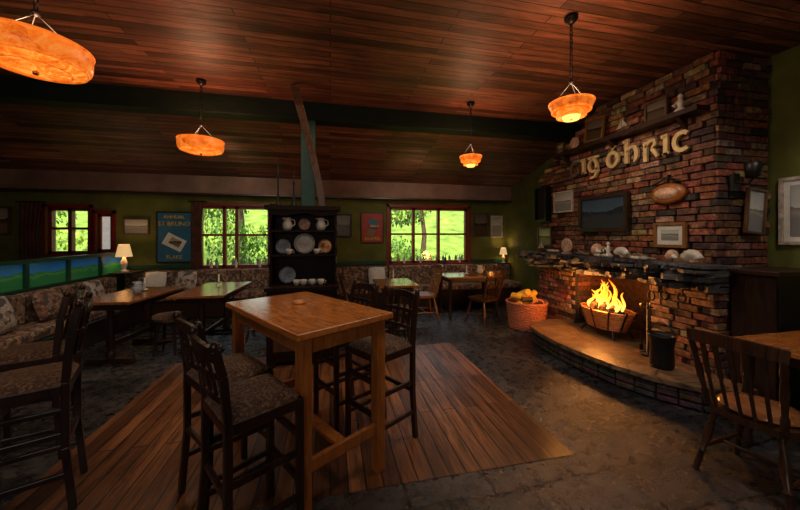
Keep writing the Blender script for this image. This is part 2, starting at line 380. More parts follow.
while z<3.2:
    off=.11*(r%2)+random.uniform(-.03,.03)
    y=2.27-off
    while y<4.84:
        bl=random.uniform(.17,.225)
        a=max(y,2.262); c=min(y+bl,4.835)
        if c-a>.04:
            ym=(a+c)/2
            if inside(ym,z):
                if z<1.0:
                    if a<2.88<c: c=2.88
                    if a<4.02<c: a=4.02
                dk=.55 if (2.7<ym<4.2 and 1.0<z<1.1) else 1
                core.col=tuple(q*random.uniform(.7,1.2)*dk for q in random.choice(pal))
                j=random.uniform(-.022,.012)
                core.box(((XF+j+XF+.06)/2,(a+c)/2,z),(.06-j,c-a-.010,.057),'brick',rz=random.uniform(-.03,.03),rx=random.uniform(-.025,.025))
        y+=bl+.012
    x=XF-off+.01
    while x<4.13:
        a=max(x,XF+.0); c=min(x+.21,4.135)
        if c-a>.04:
            core.col=tuple(q*random.uniform(.7,1.2) for q in random.choice(pal)); j=random.uniform(-.014,.012)
            core.box(((a+c)/2,(2.25+j+2.31)/2,z),(c-a-.012,.06-j,.057),'brick',rz=random.uniform(-.02,.02))
        x+=.222
    if .24<z<1.0:
        for yy in (2.88,4.02):
            x=XF+.07
            while x<4.0:
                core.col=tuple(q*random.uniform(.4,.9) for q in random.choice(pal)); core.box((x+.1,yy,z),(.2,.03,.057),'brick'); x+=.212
    z+=.068; r+=1
core.make('brick_chimney_breast',bevel=.004)
hp=[(3.46,4.28),(3.2,4.27),(2.95,4.2),(2.8,4.0),(2.73,3.7),(2.70,3.35),(2.72,3.0),(2.78,2.65),(2.9,2.35),(3.08,2.1),(3.3,1.97),(3.46,1.95)]
b=B()
b.prism([(x,y) for x,y in hp],lambda u,v,d:(u,v,d),0.0,.17,'mortar')
hp2=[(x-(.05 if x<3.45 else 0),y) for x,y in hp]
b.prism(hp2,lambda u,v,d:(u,v,d),.17,.22,'hearth')
b.bb((3.455,2.9,0),(4.04,4.0,.22),'hearth')
for i in range(len(hp)-1):
    p=Vector((*hp[i],0)); q=Vector((*hp[i+1],0))
    nseg=max(1,int((q-p).length/.14))
    for k in range(nseg):
        for zz in (.04,.1,.15):
            m0=p.lerp(q,(k+.5)/nseg); ang=math.atan2(q.y-p.y,q.x-p.x)
            b.col=tuple(random.uniform(.03,.08)*f for f in(1,.7,.55))
            b.box((m0.x,m0.y,zz),((q-p).length/nseg-.012,.05,.045),'brick',rz=ang)
b.make('raised_hearth',bevel=.006)
b=B()
for layer in range(6):
    z=.99+layer*.042; y=2.16
    while y<4.98:
        l=random.uniform(.10,.30); dpt=.13+.03*layer+random.uniform(-.08,.09); th=random.uniform(.026,.06)
        if layer==5:
            dpt=.24+random.uniform(-.04,.05); th=.03
        g=random.uniform(.012,.075); b.col=(g*1.05,g*1.0,g*1.02)
        y1=min(y+l,5.0); n=7; out=[(XF-.002,y),(XF-.002,y1)]
        out+=[(XF-dpt+random.uniform(-.035,.035)+ (.05 if i in(0,n-1) else 0),y1-(y1-y)*i/(n-1)) for i in range(n)]
        dz=random.uniform(-.010,.006) if layer<5 else 0
        b.prism(out,lambda u,v,d:(u,v,d),z+dz,z+dz+th,'slab'); y=y1+.004
# dark ironware hanging from the mantel
for y in (2.45,2.62,2.75,4.12,4.3,4.5,4.68):
    hh=random.uniform(.10,.18); b.tube([(XF-.14,y,1.0),(XF-.14,y,1.0-hh*.5)],.004,'black',5)
    b.tube([(XF-.14,y+.035*math.sin(t),1.0-hh+.045*math.cos(t)) for t in [.5+5.3*i/12 for i in range(13)]],.009,'black',6)
b.make('slate_mantel_shelf')
b=B(); b.bb((XF-.17,2.3,2.66),(XF-.005,4.3,2.71),'dark')
for y in (2.5,3.3,4.1): b.prism([(0,0),(-.13,0),(0,-.14)],lambda u,v,d:(XF-.01+u,d,2.66+v),y-.02,y+.02,'dark')
b.make('wall_shelf',bevel=.004)
def ribbon(b,pts,w,u0,k='gold'):
    P=[Vector(p) for p in pts]; n=len(P); L=[];R=[]
    for i,p in enumerate(P):
        d=(P[min(i+1,n-1)]-P[max(i-1,0)]).normalized(); nn=Vector((-d.y,d.x)); ww=w[i] if isinstance(w,list) else w
        L.append(p+nn*ww/2); R.append(p-nn*ww/2)
    for i in range(n-1):
        b.prism([tuple(R[i]),tuple(R[i+1]),tuple(L[i+1]),tuple(L[i])],lambda u,v,d:(XF-.03-d,u0-u,2.34+v),0,.03,k)
def arc(cx,cy,rx,ry,a0,a1,n=14): return [(cx+rx*math.cos(math.radians(a0+(a1-a0)*i/n)),cy+ry*math.sin(math.radians(a0+(a1-a0)*i/n))) for i in range(n+1)]
b=B()
def L_i(u): ribbon(b,[(0,0),(0,.19)],.045,u); ribbon(b,[(-.045,.185),(.022,.2)],.03,u); ribbon(b,[(-.03,.008),(.04,.012)],.02,u)
def L_g(u):
    ribbon(b,[(-.01,.19),(.16,.19)],.032,u); ribbon(b,arc(.08,.09,.075,.085,100,330),.035,u)
    ribbon(b,[(.09,.18),(.13,.1),(.14,.0),(.10,-.07),(.03,-.08)],[.03,.04,.045,.035,.02],u)
def L_o(u):
    ribbon(b,arc(.085,.095,.07,.085,0,360,20),.042,u); ribbon(b,[(.08,.21),(.12,.26)],[.02,.04],u)
def L_h(u):
    ribbon(b,[(.02,0),(.02,.27)],.045,u); ribbon(b,[(-.03,.26),(.045,.275)],.03,u)
    ribbon(b,[(.02,.13),(.07,.185),(.12,.175),(.145,.12),(.145,.05),(.12,0)],[.02,.035,.045,.05,.045,.02],u)
def L_r(u):
    ribbon(b,[(.02,-.03),(.02,.19)],.042,u); ribbon(b,[(.02,.13),(.07,.19),(.12,.185),(.125,.14),(.09,.1)],[.02,.035,.04,.035,.02],u)
    ribbon(b,[(.09,.10),(.13,.05),(.155,.0)],[.03,.04,.03],u)
def L_c(u,k='gold'): ribbon(b,arc(.09,.095,.075,.088,50,310),.042,u,k)
L_c(4.03,'bronze'); ribbon(b,[(.09,.09),(.16,.09),(.16,.02)],.03,4.03,'bronze')
L_i(3.78); L_g(3.69); L_o(3.40); L_h(3.14); L_r(2.91); L_i(2.67); L_c(2.60)
b.make('gaelic_sign_letters')

def picture(name,face,pos,w,h,frame,art,fw=.025,tilt=0,th=.03,mat=None):
    b=B()
    for c,d in(((0,0,h/2-fw/2),(w,th,fw)),((0,0,-h/2+fw/2),(w,th,fw)),((-w/2+fw/2,0,0),(fw,th,h-2*fw)),((w/2-fw/2,0,0),(fw,th,h-2*fw))): b.box(c,d,frame)
    b.box((0,th*.2,0),(w-2*fw,th*.3,h-2*fw),mat or art)
    if mat: b.box((0,th*.02,0),(w-2*fw-.09,th*.3,h-2*fw-.09),art)
    o=b.make(name,pos,bevel=.002); o.rotation_euler=(0,tilt,{'y':0,'x':-math.pi/2}[face] )
    return o
def txt(parent,s,size,loc,mat,name='lettering'):
    cu=bpy.data.curves.new(name,'FONT'); cu.body=s; cu.size=size; cu.extrude=.002; cu.align_x='CENTER'; cu.materials.append(M[mat])
    o=bpy.data.objects.new(name,cu); S.collection.objects.link(o); o.parent=parent; o.location=loc; o.rotation_euler=(math.pi/2,0,0)
picture('flat_screen_tv','x',(XF-.055,3.47,1.78),.76,.48,'dark','art4',.05,th=.05)
picture('small_notice','x',(XF-.04,4.19,2.0),.40,.32,'stone','art3',.02)
picture('framed_picture','x',(XF-.04,4.62,1.47),.34,.30,'frame_brown','art1')
picture('framed_picture','x',(XF-.08,4.62,2.0),.30,.56,'black','soot',.03,th=.1)
picture('framed_picture','x',(XF-.04,2.64,1.50),.32,.26,'chairo','art3',.03,mat='paper')
picture('framed_picture','x',(XF-.09,3.55,2.88),.30,.30,'chairo','art2',.025,th=.03,tilt=.12)
picture('framed_print','x',(XF-.08,2.75,2.83),.24,.22,'frame_brown','art2',.02)
picture('framed_print','x',(XF-.08,4.2,2.80),.16,.16,'frame_brown','art1',.02)
picture('framed_picture','y',(3.86,2.20,1.72),.24,.42,'frame_brown','art3',.02,tilt=.10)
picture('framed_print','x',(4.125,1.93,1.72),.5,.62,'stone','art3',.03,mat='paper')
P=picture('advert_poster','y',(-2.94,6.97,1.46),.62,.98,'dark','pblue',.02)
txt(P,'ANNUAL',.09,(0,-.010,.36),'yell'); txt(P,'ST BRUNO',.115,(0,-.010,.22),'yell')
b=B(); b.box((0,0,0),(.36,.008,.24),'paper',ry=.5); b.box((.02,-.004,.0),(.2,.01,.13),'art1',ry=.5); b.make('leaflet',(0,-.008,-.1),parent=P)
txt(P,'FLAKE',.1,(0,-.010,-.42),'yell')
P=picture('advert_poster','y',(.9,6.97,1.66),.5,.66,'dark','pred',.02)
b=B(); b.box((0,0,-.05),(.16,.006,.3),'art1',ry=.5); b.box((.02,-.002,.12),(.2,.006,.12),'pblue',ry=.2); b.make('print',(0,-.008,.0),parent=P)
txt(P,'GUARD',.1,(0,-.010,-.27),'yell')
picture('framed_print','y',(-3.58,6.97,1.66),.42,.3,'frame_brown','art3',.02)
picture('framed_picture','y',(3.47,6.97,1.75),.38,.55,'frame_brown','art2',.03)
picture('framed_print','y',(3.88,6.97,1.7),.30,.52,'stone','art3',.03)
picture('framed_picture','y',(-5.75,6.97,1.75),.5,.5,'frame_brown','art1',.03)
picture('framed_picture','y',(.25,6.97,1.7),.4,.5,'black','art2',.03)
picture('framed_picture','y',(-.7,6.97,1.75),.4,.4,'frame_brown','art2',.03)

b=B(); b.T=Matrix.Translation((XF-.03,2.66,1.93))@Matrix.Rotation(math.pi/2,4,'Y')
b.lathe([(0,-.04),(.12,-.04),(.165,-.03),(.185,0),(.165,.0)],'tleg',sx=.6,n=28)
b.lathe([(0,-.047),(.12,-.045),(.12,-.035)],'shell',sx=.5,n=28); b.T=Matrix.Identity(4)
b.tube([(XF-.03,2.66,2.03),(XF-.05,2.66,2.09),(XF-.03,2.66,2.12),(XF,2.66,2.12)],.010,'black',6); b.tube([(XF-.05,2.5,2.03),(XF-.05,2.66,2.1),(XF-.05,2.82,2.03)],.009,'black',6)
b.make('oval_wall_plaque')
ZT=1.232
def ornament(kind,y,s=1,x=XF-.15,z0=ZT):
    b=B()
    if kind=='disc':
        b.T=Matrix.Rotation(math.pi/2,4,'Y'); b.lathe([(0,-.02),(.09,-.018),(.11,0),(.09,.018),(0,.02)],'shell',n=20); b.T=Matrix.Identity(4)
        for i in range(9):
            a=i*math.pi/8; b.tube([(-.018,0,0),(-.022,.095*math.cos(a),.095*math.sin(a))],.004,'stone',5)
        b.box((0,0,-.105),(.09,.1,.02),'stone'); h=.115
    elif kind=='shell':
        vs=[(0,0,0)];n=13
        for ring,(rr,zz) in enumerate(((.05,.025),(.09,.03),(.12,.0))):
            for i in range(n):
                a=-1.2+2.4*i/(n-1); q=rr*(1+.04*(i%2)); vs.append((-.02-zz-(.012 if i%2 else 0),q*math.sin(a),q*math.cos(a)))
        fs=[(0,1+i,2+i) for i in range(n-1)]
        for r_ in range(2):
            for i in range(n-1): fs.append((1+r_*n+i,1+(r_+1)*n+i,2+(r_+1)*n+i,2+r_*n+i))
        b.add(vs,fs,'white',True); b.blob((0,0,.0),(.03,.04,.025),'shell'); h=.026
    elif kind=='conch':
        pts=[];rs=[]
        for i in range(40):
            t=i/39; a=t*6*math.pi; pts.append(((.05-.045*t)*math.cos(a)*.9,.10*t-.03,(.05-.045*t)*math.sin(a))); rs.append(.045*(1-t)+.006)
        b.tube(pts,rs,'shell',8); b.tube([(0,-.03,.0),(-.04,-.09,-.01),(-.03,-.13,-.02)],[.05,.03,.008],'white',8); h=.085
    elif kind=='figure':
        b.lathe([(0,0),(.045,0),(.05,.02),(.02,.05),(.03,.09),(.022,.12),(.012,.14)],'white'); b.blob((0,0,.16),(.022,.022,.026),'white')
        b.tube([(0,.02,.11),(-.03,.05,.08),(-.04,.02,.06)],[.012,.01,.008],'white',6); h=0
    elif kind=='drift':
        b.tube([(0,-.2,.03),(-.02,-.1,.035),(.01,0,.05),(-.01,.1,.035),(0,.2,.05)],[.012,.026,.03,.024,.008],'drift',9)
        b.tube([(0,.0,.05),(-.03,.05,.10),(-.02,.12,.13)],[.02,.013,.005],'drift',7); h=0
    elif kind=='boat':
        hull=[(-.16,.07),(-.12,.01),(-.06,0),(.07,0),(.12,.02),(.17,.08)]
        for i in range(len(hull)-1):
            (u0,v0),(u1,v1)=hull[i],hull[i+1]
            w0=.035*(1-(abs(u0)/.18)**2)+.004; w1=.035*(1-(abs(u1)/.18)**2)+.004
            vs=[(-.008,u0,v0),(.008,u0,v0),(-.008,u1,v1),(.008,u1,v1),(-w0,u0,.065+abs(u0)*.1),(w0,u0,.065+abs(u0)*.1),(-w1,u1,.065+abs(u1)*.1),(w1,u1,.065+abs(u1)*.1)]
            b.add(vs,[(0,1,3,2),(0,2,6,4),(1,5,7,3),(4,6,7,5)],'frame_brown')
        b.tube([(0,.02,.05),(0,.02,.30)],.004,'bark',6); b.add([(0,.015,.10),(0,-.11,.10),(0,.015,.28)],[(0,1,2)],'stone'); b.add([(0,.025,.09),(0,.14,.09),(0,.025,.24)],[(0,1,2)],'stone'); b.box((0,0,-.0),(.05,.12,.012),'dark'); h=.008
    elif kind=='stones':
        for i in range(4): b.blob((random.uniform(-.03,.03),-.12+.08*i,.03),(.04,.05,.032),random.choice(['stone','white','shell']),10,.08)
        h=.004
    for i,v in enumerate(b.v): b.v[i]=tuple(c*s for c in v)
    b.make({'disc':'fossil_plate','shell':'scallop_shell','conch':'conch_shell','figure':'china_figurine','stones':'beach_pebbles','boat':'model_boat','drift':'driftwood'}[kind],(x,y,z0+h*s))
for kd,y,s in(('disc',3.98,1.0),('drift',3.70,.6),('conch',3.47,.9),('figure',3.28,1),('shell',3.08,.9),('drift',2.82,.6),('conch',2.55,.7),('shell',2.34,.9),('stones',4.25,.8),('boat',4.55,.6)): ornament(kd,y,s)
ornament('stones',2.82,.6,XF-.22); ornament('stones',3.30,.6,XF-.23)
ornament('boat',3.14,.6,XF-.09,2.712); ornament('disc',3.9,.8,XF-.09,2.712); ornament('figure',2.5,1,XF-.09,2.712)
# fire basket
b=B(); cx,cy=3.46,3.45
for i,zz in enumerate((.34,.37,.40,.43,.46,.49,.52,.55)):
    rr=.21+.011*i
    b.tube([(cx+rr*.75*math.cos(t),cy+rr*1.25*math.sin(t),zz) for t in [2*math.pi*k/28 for k in range(28)]],.0145,'copper',8,closed=True)
for k in range(10):
    t=2*math.pi*k/10
    b.tube([(cx+r_*.75*math.cos(t),cy+r_*1.25*math.sin(t),z_) for r_,z_ in((.1,.33),(.22,.34),(.26,.46),(.31,.58))],.011,'black',6)
b.lathe([(0,.32),(.17,.33),(.2,.38)],'black',c=(cx,cy,0),sx=.75,sy=1.25)
for sx,sy in((-1,-1),(-1,1),(1,-1),(1,1)): b.tube([(cx+sx*.1,cy+sy*.18,.34),(cx+sx*.13,cy+sy*.23,.28),(cx+sx*.15,cy+sy*.25,.24)],.014,'black',8)
for i in range(18): b.blob((cx+random.uniform(-.12,.12),cy+random.uniform(-.22,.22),.50+random.uniform(0,.06)),(.05,.06,.04),random.choice(['ember','soot','soot']),10,.15)
for i in range(3): b.tube([(cx-.12,cy-.2+.15*i,.58),(cx+.1,cy-.05+.12*i,.62)],.035,'bark',9)
b.make('iron_fire_basket')
b=B()
for i in range(18):
    y=cy+random.uniform(-.24,.24); x=cx+random.uniform(-.08,.08); h=random.uniform(.15,.40)*(1-1.5*abs(y-cy)); w=random.uniform(.012,.028); ph=random.uniform(0,6)
    pts=[(x+.03*math.sin(ph+t*3),y+.07*math.sin(ph*2+t*5)*t,.56+h*t) for t in [j/9 for j in range(10)]]
    b.tube(pts,[w*math.sin(math.pi*min(1,(.25+.75*j/9)))**.8+.0015 for j in range(10)],'flame',8)
b.make('fire_flames')
b=B(); b.lathe([(0,0),(.09,0),(.10,.03),(.095,.2),(.11,.3),(.12,.32),(.11,.32),(.09,.28),(.085,.05),(0,.03)],'black')
b.tube([(.0,.115*math.cos(t),.31+.12*math.sin(t)) for t in [math.pi*j/12 for j in range(13)]],.006,'black',6)
b.make('coal_scuttle',(3.14,2.49,.221))
b=B(); b.lathe([(0,0),(.07,0),(.075,.012),(.012,.02),(.01,.55),(0,.56)],'black',n=16)
b.tube([(-.07,0,.5),(.07,0,.5)],.007,'black',6)
for i,x in enumerate((-.06,0.06)):
    b.tube([(x,.02,.52),(x,.02,.06)],.005,'black',6); b.lathe([(0,.5),(.012,.5),(.014,.54),(0,.56)],'brass',c=(x,.02,0),n=10); b.box((x,.02,.08),(.04,.01,.06),'black')
b.make('fireside_tool_stand',(3.32,2.78,.221))
# log basket
b=B()
def br(z): return .25+.05*z/.42
for i in range(20):
    z=.015+i*.021; n=56; rr=br(z)
    b.tube([((rr+.009*(1 if (k//2+i)%2 else -1))*math.cos(2*math.pi*k/n)*1.0,(rr+.009*(1 if (k//2+i)%2 else -1))*math.sin(2*math.pi*k/n),z) for k in range(n)],.012,'wicker',6,closed=True)
for k in range(28):
    t=2*math.pi*k/28; b.tube([(.25*math.cos(t),.25*math.sin(t),0),(.30*math.cos(t),.30*math.sin(t),.43)],.007,'wicker',6)
b.tube([(.305*math.cos(2*math.pi*k/40),.305*math.sin(2*math.pi*k/40),.42) for k in range(40)],.02,'wicker',8,closed=True)
for sgn in(-1,1): b.tube([(sgn*.1*math.cos(t)*1,sgn*.30,.42+.09*math.sin(t)) for t in [math.pi*j/10 for j in range(11)]],.013,'wicker',7)
b.lathe([(0,.01),(.23,.01),(.25,.1)],'wicker'); b.lathe([(0,.3),(.27,.3)],'soot')
for i in range(24):
    a=random.uniform(0,6.28); q=random.uniform(0,.18); t=random.uniform(0,6.28); x=q*math.cos(t); y=q*math.sin(t); z=.42+random.uniform(0,.16)*(1-q*3)
    d=Vector((math.cos(a)*.08,math.sin(a)*.08,random.uniform(-.02,.06))); r=random.uniform(.035,.055)
    b.tube([Vector((x,y,z))-d,Vector((x,y,z))+d],r,'logend' if i%6 else 'bark',9)
b.make('wicker_log_basket',(3.1,4.62,0.004))
b=B(); b.bb((3.56,1.9,0.0),(4.12,2.2,1.16),'dark'); b.bb((3.52,1.86,1.16),(4.14,2.21,1.2),'dark')
for x in(3.7,3.98): b.bb((x-.12,1.885,.1),(x+.12,1.9,1.08),'black'); b.lathe([(0,0),(.012,0),(.012,.03),(0,.03)],'brass',c=(x+.08*(1 if x<3.8 else -1),1.875,.6),n=8)
b.make('side_cabinet',bevel=.005)
b=B(); b.box((0,0,0),(.08,.03,.16),'black'); b.tube([(0,-.02,0),(0,-.1,-.03),(0,-.13,.02)],.01,'black',7)
b.lathe([(.02,.02),(.05,.03),(.06,.14),(.045,.16)],'black',c=(0,-.13,0),n=14); b.make('wall_sconce',(3.62,2.21,1.98))

# ------------------------------------------------------------ pendant lamps
def pendant(x,y,z,r,kind):
    b=B()
    if kind==0:
        q=r/.25
        b.lathe([(0,-.085),(.10*q,-.083),(.15*q,-.078)],'lamp',n=44)
        b.lathe([(.15*q,-.078),(.16*q,-.088),(.175*q,-.084),(.20*q,-.072),(r*.90,-.062)],'lamp',n=44)
        b.lathe([(r*.90,-.062),(r*.97,-.05),(r,-.02),(r,.04),(r*.97,.05),(r*.90,.045),(r*.88,-.03),(.14*q,-.06),(0,-.065)],'lampside',n=44)
        for rr,zz in((r*.90,-.062),(.155*q,-.084),(r*1.0,.045)):
            b.tube([(rr*math.cos(2*math.pi*k/44),rr*math.sin(2*math.pi*k/44),zz) for k in range(44)],.007,'lampside',7,closed=True)
        jz=.22
    else:
        b.lathe([(0,-.115),(.35*r,-.115),(.42*r,-.09)],'bulb',n=32)
        b.lathe([(.42*r,-.09),(.62*r,-.085),(.66*r,-.05)],'lamp',n=36)
        b.lathe([(.66*r,-.05),(.86*r,-.045),(r,0),(.98*r,.02),(.8*r,-.01),(0,-.05)],'lampside',n=36); jz=.18
        for rr,zz in((.64*r,-.088),(.86*r,-.047),(r,.016)):
            b.tube([(rr*math.cos(2*math.pi*k/36),rr*math.sin(2*math.pi*k/36),zz) for k in range(36)],.006,'lamp',7,closed=True)
    b.lathe([(0,-.12),(.012,-.115),(.014,-.10),(0,-.09)],'brass',n=12)
    for k in range(3):
        t=2*math.pi*k/3+.4; b.tube([(r*.9*math.cos(t),r*.9*math.sin(t),.01),(0,0,jz)],.0035,'black',6)
    b.lathe([(0,jz-.02),(.018,jz-.01),(.018,jz+.01),(0,jz+.02)],'black',n=12)
    H=3.2-z; zz=jz+.01; i=0
    while zz<H-.03:
        c=[(.011*math.cos(a)*(1 if i%2 else 0),.011*math.cos(a)*(0 if i%2 else 1),zz+.018+.02*math.sin(a)) for a in [2*math.pi*k/8 for k in range(8)]]
        b.tube(c,.004,'black',5,closed=True); zz+=.033; i+=1
    b.lathe([(0,H-.045),(.02,H-.04),(.05,H-.01),(.05,H+.015),(0,H+.015)],'black',n=16)
    o=b.make('pendant_lamp',(x,y,z))
    l=bpy.data.lights.new('pendant_glow','POINT'); l.energy=14 if kind==0 else 10; l.color=(1,.60,.32); l.shadow_soft_size=.1
    lo=bpy.data.objects.new('pendant_glow',l); S.collection.objects.link(lo); lo.parent=o; lo.location=(0,0,.12)
    l=bpy.data.lights.new('pendant_downlight','SPOT'); l.energy=26; l.color=(1,.70,.44); l.spot_size=2.3; l.spot_blend=1; l.shadow_soft_size=r*.7
    lo=bpy.data.objects.new('pendant_downlight',l); S.collection.objects.link(lo); lo.parent=o; lo.location=(0,0,-.16)
pendant(-1.57,2.13,2.49,.23,0); pendant(-1.4,3.94,2.5,.225,0); pendant(1.85,2.17,2.52,.16,1); pendant(1.78,3.86,2.5,.14,1)

# ------------------------------------------------------------ stools
def bar_stool(x,y,f,H=1.0):
    b=B(); k='ladder'; W=.34; D=.33; sh=.70
    for sy in(-1,1):
        b.beam((D/2,sy*W/2,0),(D/2,sy*W/2,sh-.02),.034,.034,k)
        pts=[(-D/2-.03,sy*W/2,0),(-D/2,sy*W/2,.35),(-D/2,sy*W/2,sh),(-D/2-.02,sy*W/2,sh+.2*H),(-D/2-.05,sy*W/2,sh+.32*H)]
        for p,q in zip(pts,pts[1:]): b.beam(p,q,.034,.034,k)
        b.blob((-D/2-.052,sy*W/2,sh+.332*H),(.019,.019,.026),k)
        for z in(.2,.42): b.beam((D/2,sy*W/2,z),(-D/2-.005,sy*W/2,z),.022,.03,k)
    for z in(.28,.5): b.beam((D/2,-W/2,z),(D/2,W/2,z),.024,.035,k)
    b.beam((-D/2,-W/2,.36),(-D/2,W/2,.36),.022,.03,k)
    b.box((0,0,sh-.035),(D+.03,W+.03,.05),k)
    n=10; vs=[];fs=[]
    for i in range(n+1):
        for j in range(n+1):
            u=i/n*2-1; v=j/n*2-1; h=(1-u**4)*(1-v**4); vs.append((u*(D/2+.012),v*(W/2+.012),sh-.01+.045*h**.35))
    for i in range(n):
        for j in range(n): fs.append((i*(n+1)+j,(i+1)*(n+1)+j,(i+1)*(n+1)+j+1,i*(n+1)+j+1))
    b.add(vs,fs,'seatfab',True)
    def rail(z,h,xo,bow=.03,arch=0):
        m=8
        for i in range(m):
            a=i/m*2-1; c=(i+1)/m*2-1
            p=(xo-bow*(1-a*a),a*W/2,z+arch*(1-a*a)); q=(xo-bow*(1-c*c),c*W/2,z+arch*(1-c*c)); b.beam(p,q,.02,h,k)
    z1,z2,z3=sh+.29*H,sh+.20*H,sh+.09*H
    rail(z1,.055,-D/2-.045,arch=.02); rail(z2,.03,-D/2-.025); rail(z3,.03,-D/2-.01,.02)
    for i in range(4):
        v=(-.6+.4*i); yy=v*W/2; bo=(1-v*v)
        b.beam((-D/2-.01-.02*bo,yy,z3),(-D/2-.025-.03*bo,yy,z2),.014,.03,k,up=(0,1,0))
        b.beam((-D/2-.025-.03*bo,yy,z2),(-D/2-.045-.03*bo,yy,z1),.014,.022,k,up=(0,1,0))
    b.make('bar_stool',(x,y,.005 if -1.75<x<1.62 and y>1.9 else .001),f,bevel=.004)
sd=math.radians(33)
bar_stool(-.38,1.72,sd); bar_stool(-.59,2.08,sd+.08)
bar_stool(.36,2.33,sd+math.pi,1.1); bar_stool(.11,2.71,sd+math.pi-.08,1.1)
bar_stool(-1.62,2.16,math.radians(205),1.25); bar_stool(-2.0,2.68,math.radians(200),1.2)
def high_table(x,y,L,W,rz,h=1.0):
    b=B()
    b.box((0,0,h-.018),(L,W,.036),'table')
    lx,ly=L/2-.07,W/2-.07
    for sx in(-1,1):
        for sy in(-1,1): b.box((sx*lx,sy*ly,(h-.036)/2),(.066,.066,h-.036),'tleg')
        b.box((sx*lx,0,h-.085),(.026,2*ly,.095),'tleg'); b.box((sx*lx,0,.27),(.03,2*ly-.06,.07),'tleg')
    for sy in(-1,1): b.box((0,sy*ly,h-.085),(2*lx,.026,.095),'tleg')
    b.box((0,0,.27),(2*lx-.02,.07,.03),'tleg')
    return b.make('high_bar_table',(x,y,.005),rz,bevel=.006)
high_table(-.18,2.29,1.10,.66,math.radians(123))
high_table(-2.6,2.45,.9,.7,math.radians(115))
b=B(); b.lathe([(0,0),(.05,0),(.055,.015),(.05,.018),(.04,.008),(0,.006)],'copper'); b.make('ashtray',(-.22,2.42,1.006))
def low_table(x,y,w,d,rz=0,mat='lowt',h=.75,ped=True):
    b=B(); b.box((0,0,h-.015),(w,d,.032),mat); b.box((0,0,h-.07),(w-.14,d-.14,.075),'dark')
    if ped:
        for s in(-1,1):
            yy=s*(d/2-.18)
            b.turned((0,yy,.06),(0,yy,h-.1),[(0,.045),(.1,.05),(.15,.03),(.3,.045),(.5,.03),(.75,.042),(.85,.03),(1,.04)],'dark',12)
            b.box((0,yy,.04),(w-.16,.07,.05),'dark')
            for q in(-1,1): b.box((q*(w/2-.1),yy,.02),(.07,.08,.04),'dark')
        b.box((0,0,.22),(.03,d-.36,.06),'dark')
    else:
        for sx in(-1,1):
            for sy in(-1,1):
                b.turned((sx*(w/2-.07),sy*(d/2-.07),0),(sx*(w/2-.07),sy*(d/2-.07),h-.04),[(0,.02),(.05,.03),(.1,.022),(.4,.034),(.65,.026),(.7,.036),(1,.036)],'dark',12)
    b.make('pub_table',(x,y,.002),rz,bevel=.004)
low_table(-2.45,4.72,.64,1.1,-.12); low_table(-1.58,4.95,.64,1.2,-.05)
low_table(1.0,5.0,.6,.8,0); low_table(2.55,5.65,1.05,.65,0,ped=False)
low_table(3.38,1.38,1.05,.8,0,mat='table',ped=False)
def windsor(x,y,f,mat='chairw',s=1.0,cush=None):
    b=B(); sh=.44
    poly=[(.21,.17),(.22,0),(.21,-.17),(.1,-.215),(-.1,-.2),(-.19,-.15),(-.21,0),(-.19,.15),(-.1,.2),(.1,.215)]
    b.prism(poly,lambda u,v,d:(u,v,d),sh-.04,sh,mat)
    if cush: b.blob((0,0,sh+.015),(.19,.19,.035),cush,16)
    leg=[(0,.014),(.12,.02),(.3,.015),(.33,.024),(.36,.015),(.6,.026),(.8,.016),(1,.018)]
    for sx in(-1,1):
        for sy in(-1,1): b.turned((sx*.22,sy*.21,0),(sx*.14,sy*.14,sh-.03),leg,mat,10)
    def lp(sx,sy,t): return Vector((sx*(.22-.08*t),sy*(.21-.07*t),(sh-.03)*t))
    for sy in(-1,1): b.turned(lp(-1,sy,.38),lp(1,sy,.38),[(0,.008),(.5,.017),(1,.008)],mat,8)
    b.turned((0,lp(1,-1,.38).y,lp(1,1,.38).z),(0,lp(1,1,.38).y,lp(1,1,.38).z),[(0,.008),(.5,.016),(1,.008)],mat,8)
    def crest(v): return Vector((-.27-.05*(1-v*v),v*.22,.90+.015*(1-v*v)))
    m=12
    for i in range(m): b.beam(crest(-1+2*i/m)+Vector((0,0,-.03)),crest(-1+2*(i+1)/m)+Vector((0,0,-.03)),.022,.075,mat)
    for v in(-.92,.92): b.turned((-.17,v*.18,sh-.01),crest(v)+Vector((0,0,-.05)),[(0,.016),(.2,.02),(.25,.013),(.55,.021),(.75,.014),(.8,.02),(1,.014)],mat,10)
    for i in range(5):
        v=-.6+.3*i; p=Vector((-.175-.015*(1-v*v),v*.2,sh-.01)); q=crest(v)+Vector((0,0,-.05))
        b.beam(p,p.lerp(q,.5)+Vector((-.005,0,0)),.010,.018,mat,up=(0,1,0)); b.beam(p.lerp(q,.5)+Vector((-.005,0,0)),q,.010,.026,mat,up=(0,1,0))
    for i,vv in enumerate(b.v): b.v[i]=tuple(c*s for c in vv)
    b.make('windsor_chair',(x,y,.002),f,bevel=.002)
windsor(2.53,1.42,.12,cush='lowt')
windsor(1.60,5.45,math.radians(180),'chairo',1.05); windsor(2.55,5.02,math.radians(110),'chairw')
windsor(.44,5.05,math.radians(0),'chairw'); windsor(-.93,5.05,math.radians(180),'chairw')
